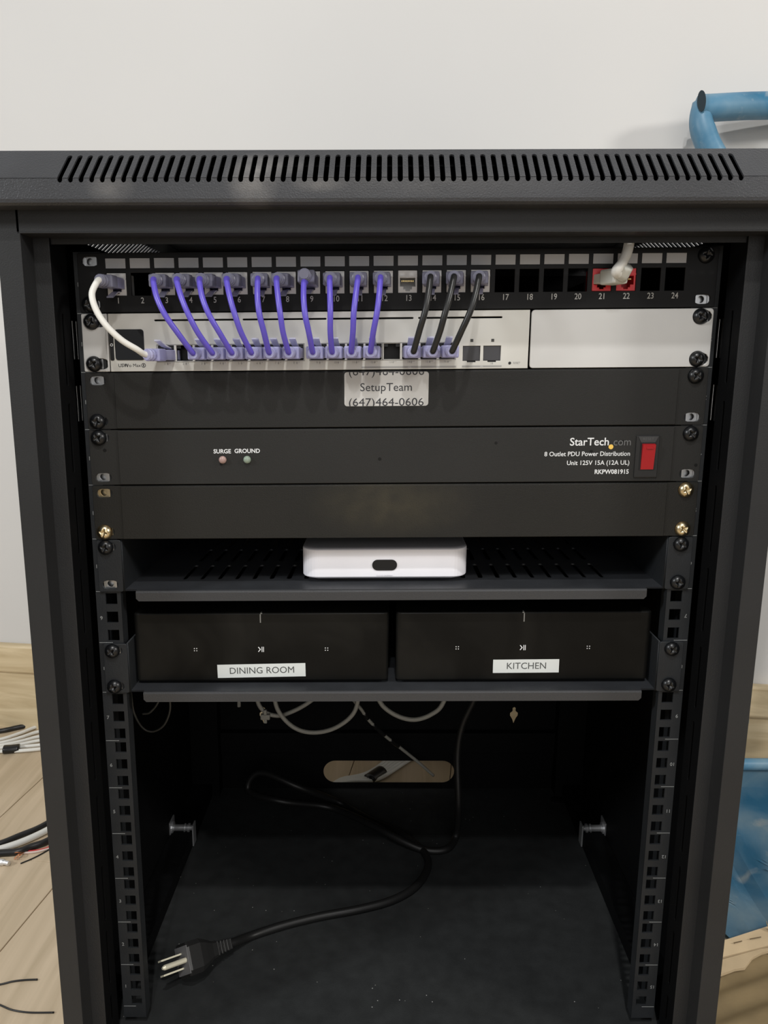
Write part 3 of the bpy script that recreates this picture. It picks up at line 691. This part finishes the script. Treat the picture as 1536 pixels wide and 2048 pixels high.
# ------------------------------------------------------------------ patch cables
def plug_meshes():
    # local: plug axis along -y (towards the camera), latch on +z side; origin at the jack face
    pb = bmesh.new(); bx(pb, -.0058, .0058, -.012, .010, -.0040, .0038, .0006)
    plug = tome(pb, CLP, 'plug')
    la = bmesh.new(); v = [(-.0024, .006, .0040), (.0024, .006, .0040), (.0024, -.004, .0062), (-.0024, -.004, .0062), (.0026, -.013, .0102), (-.0026, -.013, .0102)]
    lo = [la.verts.new(p) for p in v]; hi = [la.verts.new((p[0], p[1], p[2]+.0010)) for p in v]
    for q in ((0, 1, 2, 3), (3, 2, 4, 5)):
        la.faces.new([lo[i] for i in q[::-1]]); la.faces.new([hi[i] for i in q])
    for q in ((0, 1), (1, 2), (2, 4), (4, 5), (5, 3), (3, 0)): la.faces.new((lo[q[0]], lo[q[1]], hi[q[1]], hi[q[0]]))
    latch = tome(la, CLG, 'latch')
    bo = bmesh.new(); bx(bo, -.0063, .0063, -.0215, -.0115, -.0046, .0045, .0010)
    rings = [(.0046, -.021), (.0046, -.024), (.0040, -.0245), (.0040, -.0255), (.0044, -.026), (.0044, -.0275), (.0036, -.028), (.0036, -.029)]
    l = lathe([(r, -y) for r, y in rings], 14, True); lm = tome(l); lm.transform(Matrix.Rotation(PI/2, 4, 'X')); bo.from_mesh(lm); bpy.data.meshes.remove(lm)
    return plug, latch, tome(bo, CLG, 'boot'), None
PLG, LAT, BOOTD, _ = plug_meshes()
LATL = LAT.copy(); LATL.materials.clear(); LATL.materials.append(mat('lit_clear_latch', (.72, .72, .84), .25, trans=.45, ior=1.25)); BOOTL = BOOTD.copy(); BOOTL.materials.clear(); BOOTL.materials.append(CLP); BOOTL.name = 'boot'  # lighter latch and boot for the lit switch ends, light put into the colour
def mkplug(par, loc, rot, lit):
    p = inst('plug', PLG, par, loc, rot)
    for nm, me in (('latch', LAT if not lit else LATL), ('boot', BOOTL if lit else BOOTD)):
        o = bpy.data.objects.new(nm, me); COL.objects.link(o); o.parent = p
    return p
PJ = .6438
def patch_cable(n, port, m, colour, rad=.0021, yawj=0, yaws=0, bulge=.010, pitchj=0):
    xs, xp = PXs[port-1], KX[n]
    ORD = ['leftmost', 'second', 'third', 'fourth', 'fifth', 'sixth', 'seventh', 'eighth', 'ninth', 'rightmost']
    if colour == 'purple': lab = ORD[n-3]+(' from the left' if 3 < n < 12 else '')+' of the ten purple patch cables running down to the silver switch'
    else: lab = {14: 'leftmost', 15: 'middle', 16: 'rightmost'}[n]+' of the three black patch cables running down to the silver switch'
    r = root('patch_cable', lab, 'cable', (xs, -.02, .585), group='patch cables')
    # latch hangs down at the patch panel, stands up at the switch
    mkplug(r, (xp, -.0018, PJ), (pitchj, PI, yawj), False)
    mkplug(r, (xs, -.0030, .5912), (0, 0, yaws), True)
    e1 = Vector((xp, -.0018, PJ)) + Matrix.Rotation(yawj, 3, 'Z') @ Vector((0, -.027, .0)) + Vector((0, 0, -.027*math.sin(-pitchj)*-1))
    e2 = Vector((xs, -.0030, .5912)) + Matrix.Rotation(yaws, 3, 'Z') @ Vector((0, -.027, 0))
    d1 = Matrix.Rotation(yawj, 3, 'Z') @ Vector((0, -1, 0)); d2 = Matrix.Rotation(yaws, 3, 'Z') @ Vector((0, -1, 0))
    a0 = e1 - d1*.004; b0 = e2 - d2*.004
    a1 = e1 + d1*.0035 + Vector((0, 0, -.0015)); b1_ = e2 + d2*.0035 + Vector(((e1.x-e2.x)*.04, 0, .0020))
    P_ = [a0, e1+d1*.0012, a1]
    for t in (.25, .5, .75):
        # cords leave steeply, then swing across to their port
        s_ = t**1.25
        q = a1.lerp(b1_, t); q.x = a1.x+(b1_.x-a1.x)*(s_*.85+t*.15) + .0006*math.sin(n*3.1+t*5); q.y -= bulge*math.sin(PI*t)
        P_.append(q)
    P_ += [b1_, e2+d2*.0008, b0]
    obj('cord', tube([warp(p) for p in P_], rad, 10, 8), m, r, w=False, smooth=True)
    return r
for n in range(3, 13):
    yj = {3: .0, 4: -.05, 5: -.12, 6: -.08, 7: .05, 8: -.11, 9: -.07, 10: -.06, 11: .0, 12: -.07}[n]
    patch_cable(n, n, CP_, 'purple', yawj=yj, yaws=-.02 if n < 7 else -.06, pitchj=.10 if n == 9 else 0)
for n in (14, 15, 16): patch_cable(n, n, CB, 'black', rad=.0023, yawj={14: -.10, 15: -.15, 16: -.16}[n], yaws=.05, bulge=.008)
# white patch cable, port 1 to port 1, sweeping out to the left
r = root('patch_cable', 'white patch cable curving from patch panel port 1 to the first switch port', 'cable', (PXs[0], -.02, .585), group='patch cables')
mkplug(r, (KX[1], -.0018, PJ), (0, PI, -.10), False)
mkplug(r, (PXs[0]+.001, -.0036, .5905), (0, 0, -.26), True)
d1 = Matrix.Rotation(-.10, 3, 'Z') @ Vector((0, -1, 0)); d2 = Matrix.Rotation(-.26, 3, 'Z') @ Vector((0, -1, 0))
e1 = Vector((KX[1], -.0018, PJ))+d1*.027; e2 = Vector((PXs[0]+.001, -.0036, .5905))+d2*.027
P_ = [e1-d1*.004, e1+d1*.0015, e1+d1*.004+Vector((-.0012, 0, -.0025))]+[Vector(p) for p in ((-.2185, -.038, .6330), (-.2150, -.041, .6220), (-.2080, -.042, .6110), (-.1985, -.040, .6010), (-.1890, -.037, .5945))]+[e2+d2*.003+Vector((-.0015, 0, .0008)), e2-d2*.002, e2-d2*.005]
obj('cord', tube([warp(p) for p in P_], .0023, 10, 8), CW, r, w=False, smooth=True)
# thick grey-white cable in red jack 21
r = root('patch_cable', 'thick off-white cable with grey plug rising from red port 21 behind the crossbar', 'cable', (KX[21], -.02, .63), group='patch cables')
pb = bmesh.new(); bx(pb, -.0066, .0066, -.0220, -.0050, -.0050, .0060, .0016); bx(pb, -.0057, .0057, -.006, .008, -.0035, .0035, .0004)
g1 = inst('plug', tome(pb, GRYP, 'plug'), r, (KX[21], -.0018, PJ), (0, 0, .40), label='grey plug')
l = lathe([(.0062, .0), (.0058, .004), (.0050, .008), (.0046, .010)], 18, True); lm = tome(l, GRYP, 'boot', True)
dd = Matrix.Rotation(.40, 3, 'Z') @ Vector((0, -1, 0))
bo = Vector((KX[21], -.0018, PJ))+dd*.0195
o = inst('boot', lm, r, bo, (math.radians(45), 0, .62))
P_ = [warp(bo+dd*.001+Vector((0, 0, .001))), on_y(1232, 543, -.027), on_y(1243, 528, -.025), on_y(1253, 508, -.022), on_y(1258, 488, -.019), on_y(1261, 466, -.016), Vector((.184, -.004, .692)), Vector((.186, .03, .702))]
obj('cord', tube(P_, .0037, 12, 10), mat('grey_white_cable', (.66, .645, .60), .45), r, w=False, smooth=True)

# ------------------------------------------------------------------ power cord lying on the rack floor
ZC = -.0155
pc = root('power_cord', 'black power cord with three-pronged plug lying loose on the rack floor', 'power cord', (-.13, .15, -.02), w=False)
_vd = ray(366, 1922).normalized(); _e = (-_r*math.cos(.35)-_u*math.sin(.35)); _e = (_e-_vd*_e.dot(_vd)).normalized(); _a = (_e*.84-_vd*.54).normalized(); _F = on_z(366, 1922, .009)
pts = [_F-_a*.050, _F-_a*.062]+[on_z(px, py, ZC) for px, py in ((505, 1871), (570, 1850), (640, 1833), (720, 1818), (785, 1800), (832, 1772), (856, 1733), (845, 1700), (800, 1668), (740, 1640))]
pts += [on_z(680, 1606, ZC), on_y(600, 1575, .330), on_y(520, 1545, .345), on_y(497, 1580, .34), on_y(560, 1602, .318), on_z(660, 1615, ZC+.006), on_z(740, 1648, ZC+.010), on_z(800, 1680, ZC+.006), on_z(850, 1700, ZC), on_z(893, 1698, ZC), on_z(912, 1670, ZC+.004), on_y(917, 1610, .27), on_y(915, 1510, .285), on_y(925, 1450, .29), on_y(950, 1395, .29), on_y(962, 1350, .29)]
obj('cord', tube(pts, .0045, 12, 8), mat('cord_black', (.010, .010, .010), .42, spec=.4), pc, w=False, smooth=True)
# plug body
vd = ray(366, 1922).normalized(); ei = (-_r*math.cos(.35)-_u*math.sin(.35)); ei = (ei-vd*ei.dot(vd)).normalized()
ax = (ei*.84-vd*.54).normalized(); sd = vd.cross(ax).normalized(); nn = ax.cross(sd)
c = on_z(366, 1922, .009)-ax*.019
M = Matrix(((ax.x, sd.x, nn.x, c.x), (ax.y, sd.y, nn.y, c.y), (ax.z, sd.z, nn.z, c.z), (0, 0, 0, 1)))
def local(g, name, m, lb=None):
    me = tome(g) if isinstance(g, bmesh.types.BMesh) else g
    me.transform(M); return obj(name, me, m, pc, w=False, label=lb)
g = bmesh.new()
secs = [(.019, .0145, .0105), (.017, .0150, .0112), (.004, .0150, .0112), (-.003, .0125, .0100), (-.012, .0085, .0078), (-.018, .0075, .0072)]
R_ = [[g.verts.new((x, hy*cy, hz*cz)) for cy, cz in ((-1, -.7), (-.7, -1), (.7, -1), (1, -.7), (1, .7), (.7, 1), (-.7, 1), (-1, .7))] for x, hy, hz in secs]
for s_, t_ in zip(R_, R_[1:]):
    for j in range(8): g.faces.new((s_[j], t_[j], t_[(j+1) % 8], s_[(j+1) % 8]))
g.faces.new(R_[0]); g.faces.new(R_[-1][::-1])
local(g, 'plug_body', mat('plug_black', (.015, .015, .015), .35))
g = bmesh.new(); bx(g, .0188, .0196, -.0126, .0126, -.0104, .0104, .0003); local(g, 'plug_face', mat('plug_face_grey', (.13, .13, .135), .6), 'grey plug face')
g = bmesh.new()
for i in range(5): bx(g, -.0205-i*.0042, -.0180-i*.0042, -.0068+i*.0004, .0068-i*.0004, -.0066+i*.0004, .0066-i*.0004, .0008)
bx(g, -.036, -.012, -.0052, .0052, -.0050, .0050, .0008)
local(g, 'strain_relief', CB)
for q in ((-.0064, .0030, 0), (.0064, .0030, 0)):
    g = bmesh.new(); bx(g, .0190, .0420, q[0]-.0008, q[0]+.0008, -.0005, .0060, .0002); local(g, 'prong', mat('prong_brass', (.80, .76, .60), .35, metal=.35))
g = bmesh.new(); l = lathe([(.0024, 0), (.0024, .024), (.0012, .0265)], 14, True); me = tome(l); me.transform(Matrix.Translation((.0190, 0, -.0055)) @ Matrix.Rotation(PI/2, 4, 'Y'))
local(me, 'prong', MATS['prong_brass'])

# ------------------------------------------------------------------ cables hanging at the back of the rack
def hang(label, pts, r, m, name='hanging_cable', cat='cable', group=None):
    P3 = [on_y(*p) for p in pts]
    o = obj(name, tube(P3, r, 8, 8), m, None, w=False, smooth=True)
    return tag(o, label, cat, group)
hang('white cable loop hanging low behind the lower shelf, left of centre', [(505, 1330, .30), (514, 1398, .30), (528, 1422, .30), (550, 1431, .30), (575, 1427, .30), (620, 1403, .30), (680, 1350, .30)], .0028, CW2, group='white cables behind the shelf')
hang('white cable in the deepest hanging loop, crossing in front of the tied cable', [(540, 1330, .285), (549, 1398, .285), (562, 1430, .285), (590, 1456, .285), (625, 1465, .285), (665, 1458, .285), (700, 1435, .285), (715, 1405, .285), (718, 1350, .285)], .0028, CW2, group='white cables behind the shelf')
hang('white cable loop hanging behind the lower shelf, right of centre', [(735, 1340, .30), (757, 1398, .30), (775, 1420, .30), (803, 1435, .30), (832, 1439, .30), (862, 1429, .30), (885, 1408, .30), (905, 1350, .30)], .0030, CW2, group='white cables behind the shelf')
tie = root('cable_tie', 'pale tie knot on the leftmost white cable loop behind the shelf', 'cable tie', on_y(531, 1432, .297), w=False)
c = on_y(531, 1432, .2965); g = bmesh.new(); bx(g, c.x-.006, c.x+.006, c.y-.004, c.y+.003, c.z-.004, c.z+.003, .0012); bx(g, c.x-.002, c.x+.002, c.y-.003, c.y+.001, c.z-.009, c.z+.009, .0008); obj('knot', g, CW2, tie, w=False)
o = hang('short end of white cable poking out below the shelf, far left', [(478, 1370, .33), (478, 1400, .33), (478, 1413, .33)], .0024, CW2)
# white cable with black tape bands running to the cable opening
tc_ = root('taped_cable', 'white cable wrapped with black tape running down to the oval opening', 'cable', on_y(868, 1552, .39), w=False)
lp = [(690, 1360, .30), (706, 1398, .31), (722, 1418, .32), (740, 1443, .33), (772, 1473, .345), (800, 1495, .36), (835, 1523, .38), (867, 1551, .393)]
full = catmull([on_y(*p) for p in lp], 10)
obj('cord', tube(full, .0022, 8, smooth=False), CW2, tc_, w=False, smooth=True)
for i0, i1 in ((24, 28), (32, 39), (43, 49)): obj('tape_band', tube(full[i0:i1+1], .0027, 8, smooth=False), TAPE, tc_, w=False, smooth=True)
hang('thin black cable arc hanging at the left side of the rack interior', [(262, 1385, .12), (268, 1425, .12), (285, 1455, .12), (306, 1463, .12), (328, 1450, .12), (340, 1420, .12), (338, 1385, .12)], .0011, mat('thin_grey_cable', (.06, .058, .05), .4), group='thin cables at the left side')
hang('second shorter thin black cable arc beside the left mounting rail', [(285, 1428, .11), (300, 1425, .11), (316, 1405, .11), (322, 1380, .11)], .0010, MATS['thin_grey_cable'], group='thin cables at the left side')
b = bmesh.new()

# ------------------------------------------------------------------ things on the room floor, left
zf = FZ
def floor_cable(label, pts, r, m, group=None, lift=0, name='network_cable', ext=None):
    P3 = [on_z(px, py, zf+r+lift+(q[0] if q else 0)) for px, py, *q in pts]
    if ext: P3 += [Vector(p) for p in ext]
    o = obj(name, tube(P3, r, 10, 8), m, None, w=False, smooth=True); return tag(o, label, 'cable', group)
# bundle of white network cables along the wall, passing behind the rack
wb = []
for i, (l, o_) in enumerate(((1479, 1452), (1486, 1463), (1491, 1473), (1495, 1481), (1496, 1490), (1503, 1498))):
    k = (1, 7, 13, 19, 25, 31)[i]
    wb.append(([(-60, l+9), (0, l), (40, (l+o_)/2+1), (80, o_), (130, o_-5)], [on_z(560, 1572-i, zf+.0045).xy+Vector((0, -.004*i)), on_z(690+k*.3, 1556+k*.25, zf+.0045).xy, on_z(735+k*.6, 1545+k*.45, zf+.0045).xy, on_z(764+k*1.45, 1526, zf+.0045).xy, on_z(784+k*1.75, 1506, zf+.0045).xy]))
pos = ['topmost white network cable of the bundle on the floor at left, nearest the skirting', 'second white network cable from the skirting in the floor bundle', 'third white network cable from the skirting in the floor bundle', 'fourth white network cable from the skirting in the floor bundle', 'fifth white network cable, upper of the two bound by black tape', 'lowest white network cable of the floor bundle, bound by black tape']
for i, (p, e) in enumerate(wb):
    floor_cable(pos[i], p, .0031, CW, 'white network cables on the floor', lift=.001, ext=[(x, y, zf+.0045) for x, y in e])
g1 = tube([on_z(8, 1499, zf+.006), on_z(22, 1498, zf+.006), on_z(39, 1496, zf+.006)], .0085, 12, 4, flat=.8)
tag(obj('tape_wrap', g1, TAPE, None, w=False, smooth=True), 'black tape wrapped around the white cables at the left edge', 'tape')
g1 = tube([on_z(738, 1558, zf+.006), on_z(752, 1549, zf+.006), on_z(764, 1541, zf+.006)], .0105, 12, 4, flat=.7)
tag(obj('tape_wrap', g1, TAPE, None, w=False, smooth=True), 'black tape around cables seen through the oval opening', 'tape')
floor_cable('black cable lying along the skirting above the white bundle', [(-60, 1468), (0, 1462), (30, 1456), (60, 1450), (90, 1446)], .0042, CB, ext=[(-.45, .632, zf+.0052), (-.2, .58, zf+.0052)])
# cut cable ends
g_ = 'cut cable ends on the floor'
def fc2(label, pts, r, m, lift=0, zs=None):
    return floor_cable(label, pts, r, m, g_, lift)
fc2('thick black cable, upper one of the cut cables at the left edge', [(-50, 1700), (0, 1687), (40, 1671), (75, 1657), (110, 1638)], .0042, CB)
fc2('thick white cable between two black ones at the left edge', [(-50, 1710), (0, 1698), (40, 1685), (75, 1670), (110, 1652)], .0046, CW)
fc2('thick black cable below the white one, stripped at its end', [(110, 1674), (85, 1686), (60, 1694), (35, 1703), (0, 1706), (-50, 1710)], .0046, CB)
fc2('thin red wire with a copper end beside the rack post', [(110, 1686), (92, 1697), (65, 1702), (40, 1703)], .0014, REDW)
fc2('thin pale wire just below the red wire', [(110, 1692), (92, 1699), (70, 1704), (46, 1706)], .0015, mat('pale_wire', (.62, .50, .44), .5))
fc2('thin dark wire crossing the floor under the pale wire', [(110, 1692), (88, 1705), (65, 1717), (41, 1727)], .0009, CB)
cs = root('copper_strands', 'frayed copper strands at the stripped cable end', 'wire', on_z(28, 1712, zf), w=False)
for i in range(9):
    a_ = random.uniform(-1, 1); p0 = (44+random.uniform(-4, 4), 1704+random.uniform(-2, 3))
    P3 = [on_z(p0[0], p0[1], zf+.003), on_z(p0[0]-9+a_*4, p0[1]+3+a_*4, zf+.004+random.random()*.003), on_z(p0[0]-18+a_*6, p0[1]+8+a_*9, zf+.002)]
    obj('strand', tube(P3, .0005, 5, 4), COPPER, cs, w=False)
fc = obj('coaxial_connector', tube([on_z(-30, 1724, zf+.0045), on_z(-5, 1724, zf+.0045), on_z(9, 1725, zf+.0045), on_z(18, 1727, zf+.0045)], lambda t: .0042 if t < .6 else .0030, 12, 4), CHR, None, w=False, smooth=False)
tag(fc, 'shiny metal cable connector at the left edge of the floor', 'connector')
floor_cable('thin black wire on the wooden floor, upper of two near the post', [(-40, 1976), (0, 1969), (25, 1963), (50, 1960), (75, 1959)], .0010, CB, 'loose thin wires', name='loose_wire')
floor_cable('thin black wire on the wooden floor, lower of two, curving', [(-40, 1994), (0, 2010), (25, 2020), (60, 2025), (108, 2025)], .0009, CB, 'loose thin wires', name='loose_wire')

# ------------------------------------------------------------------ blue scoop and cardboard, right
sc = root('hand_scoop', 'scuffed blue plastic scoop with tubular handle leaning on the wall right of the rack', 'scoop', (.50, .30, zf), w=False)
yb = .468
L0 = on_y(1402, 216, yb); R0v = on_y(1600, 211, yb+.0)
bar = tube([L0+Vector((-.004, 0, 0)), L0+Vector((.01, 0, 0)), L0.lerp(R0v, .5)+Vector((0, 0, .001)), R0v, R0v+Vector((.11, 0, 0))], .0165, 18, 6)
obj('handle_bar', bar, BLUE, sc, w=False, smooth=True)
Pl = [L0+Vector((.001, 0, .006)), on_y(1401, 235, yb-.004), on_y(1406, 262, yb-.006), on_y(1422, 300, yb-.008), on_y(1452, 345, yb-.008), Vector((.470, yb-.012, .80)), Vector((.545, yb-.02, .715)), Vector((.62, yb-.03, .60)), Vector((.65, yb-.05, .40)), Vector((.65, .40, .16)), Vector((.65, .395, .085))]
obj('handle_leg', tube(Pl, lambda t: .0125+.003*min(1, t*5), 14, 8, flat=.75), BLUE, sc, w=False, smooth=True)
Pr = [Vector((1.12-p.x if i < 5 else 1.10-p.x, p.y, p.z)) for i, p in enumerate(Pl)]
Pr = [R0v+Vector((.11, 0, .004))]+[Vector((R0v.x+.11-(p.x-L0.x)*.6, p.y, p.z)) for p in Pl[1:]]
obj('handle_leg', tube(Pr, .0145, 14, 8, flat=.75), BLUE, sc, w=False, smooth=True)
obj('tube_opening', (lambda me: me)(plate([circ(0, 0, .0105, 20)], .0008, Matrix.Translation(L0+Vector((-.0055, -.0145, .004))) @ Matrix.Rotation(math.radians(-62), 4, 'Z') @ Matrix.Rotation(math.radians(-10), 4, 'Y') @ FRONT @ Matrix.Diagonal((.62, 1.25, 1, 1)))), mat('dark_opening', (.015, .03, .04), .6), sc, w=False)
# pan: sloping dished blade with rolled rim
zr = on_y(1500, 1527, .40).z
rim = tube([Vector((.415, .398, zr)), Vector((.50, .398, zr)), Vector((.70, .398, zr))], .0085, 12, 6); obj('rim', rim, BLUE, sc, w=False, smooth=True)
pan = bmesh.new(); NX, NY = 24, 16; V = []
p_top = (.392, on_y(1500, 1576, .39).z); p_bot = (.150, zf+.004)
for j in range(NY+1):
    t = j/NY; row = []
    for i in range(NX+1):
        s_ = i/NX; x = .372+s_*.34
        y = p_top[0]+(p_bot[0]-p_top[0])*t; z = p_top[1]+(p_bot[1]-p_top[1])*t
        gro = math.exp(-((x-(.455-.02*t))/.007)**2)*.006
        ed = max(0, (.392-x)/.02)**2*.016
        row.append(pan.verts.new((x, y, z-gro+ed-.008*math.sin(PI*t))))
    V.append(row)
for j in range(NY):
    for i in range(NX): pan.faces.new((V[j][i], V[j+1][i], V[j+1][i+1], V[j][i+1]))
# upright back wall of the pan
tr = [pan.verts.new((v.co.x, .399, zr-.002)) for v in V[0]]
for i in range(NX): pan.faces.new((tr[i], V[0][i], V[0][i+1], tr[i+1]))
bmesh.ops.solidify(pan, geom=pan.faces[:], thickness=.003)
obj('pan', pan, BLUE, sc, w=False, smooth=False)
# cardboard
def sheet(x0, x1, y0, y1, fz, nx=30, ny=12, th=.003, edge=None):
    bm = bmesh.new(); V = []
    for j in range(ny+1):
        row = []
        for i in range(nx+1):
            s_, t_ = i/nx, j/ny; x = x0+(x1-x0)*s_; y = y0+(y1-y0)*t_
            if edge: y += edge(s_, t_)
            row.append(bm.verts.new((x, y, fz(x, y))))
        V.append(row)
    for j in range(ny):
        for i in range(nx): bm.faces.new((V[j][i], V[j][i+1], V[j+1][i+1], V[j+1][i]))
    bmesh.ops.solidify(bm, geom=bm.faces[:], thickness=-th)
    return bm
cb = root('cardboard_sheet', 'torn piece of tan cardboard in front of the blue scoop, beside the rack', 'cardboard', (.42, .13, zf), w=False)
A, B, C_, D = on_z(1440, 1883, zf+.018), on_z(1580, 1838, zf+.018), on_z(1580, 1880, zf+.012), on_z(1440, 1915, zf+.012)
g = bmesh.new(); lo = [A, B, C_, D]; vs_ = [g.verts.new(p) for p in lo]+[g.verts.new(p-Vector((0, 0, .0035))) for p in lo]
for q in ((0, 3, 2, 1), (4, 5, 6, 7), (0, 1, 5, 4), (1, 2, 6, 5), (2, 3, 7, 6), (3, 0, 4, 7)): g.faces.new([vs_[i] for i in q])
obj('folded_strip', g, CARD, cb, w=False)
g = [on_z(px, py, zf+.011) for px, py in ((1440, 1920), (1520, 1898), (1555, 1893), (1548, 1899), (1524, 1905), (1505, 1915), (1490, 1935), (1470, 1938), (1440, 1949))]
bm = bmesh.new(); top = [bm.verts.new(p) for p in g]; bot = [bm.verts.new(p-Vector((0, 0, .003))) for p in g]
bm.faces.new(top[::-1]); bm.faces.new(bot)
for i in range(len(g)): bm.faces.new((top[i], top[(i+1) % len(g)], bot[(i+1) % len(g)], bot[i]))
obj('torn_flap', bm, CARD, cb, w=False)
for (a1, a2) in (((1500, 1878), (1522, 1874)), ((1468, 1886), (1484, 1882))):
    g = tube([on_z(a1[0], a1[1], zf+.0184), on_z(a2[0], a2[1], zf+.0184)], .0005, 5, 2, smooth=False); obj('slit', g, mat('slit_dark', (.12, .08, .04), .8), cb, w=False)
g = tube([on_z(1532, 1868, zf+.020), on_z(1548, 1861, zf+.022), on_z(1538, 1858, zf+.026), on_z(1533, 1844, zf+.036)], lambda t: .0022*(1-t)+.0006, 8, 5, flat=.3) if False else tube([on_z(1555, 1862, zf+.019), on_z(1542, 1857, zf+.022), on_z(1535, 1850, zf+.026), on_z(1533, 1843, zf+.032)], lambda t: .0024*(1-t)+.0006, 8, 5, flat=.4)
obj('paper_curl', g, CARD, cb, w=False, smooth=True)
kr = obj('kraft_sheet', sheet(.29, .62, -.16, .125, lambda x, y: zf+.0045+.0028*math.sin((y-.35*x)*2*PI/.030+.6*math.sin(x*9)), 24, 90, .0008), KRAFT, None, w=False, smooth=True)
tag(kr, 'rippled brown paper sheet on the floor right of the rack, below the cardboard', 'paper')
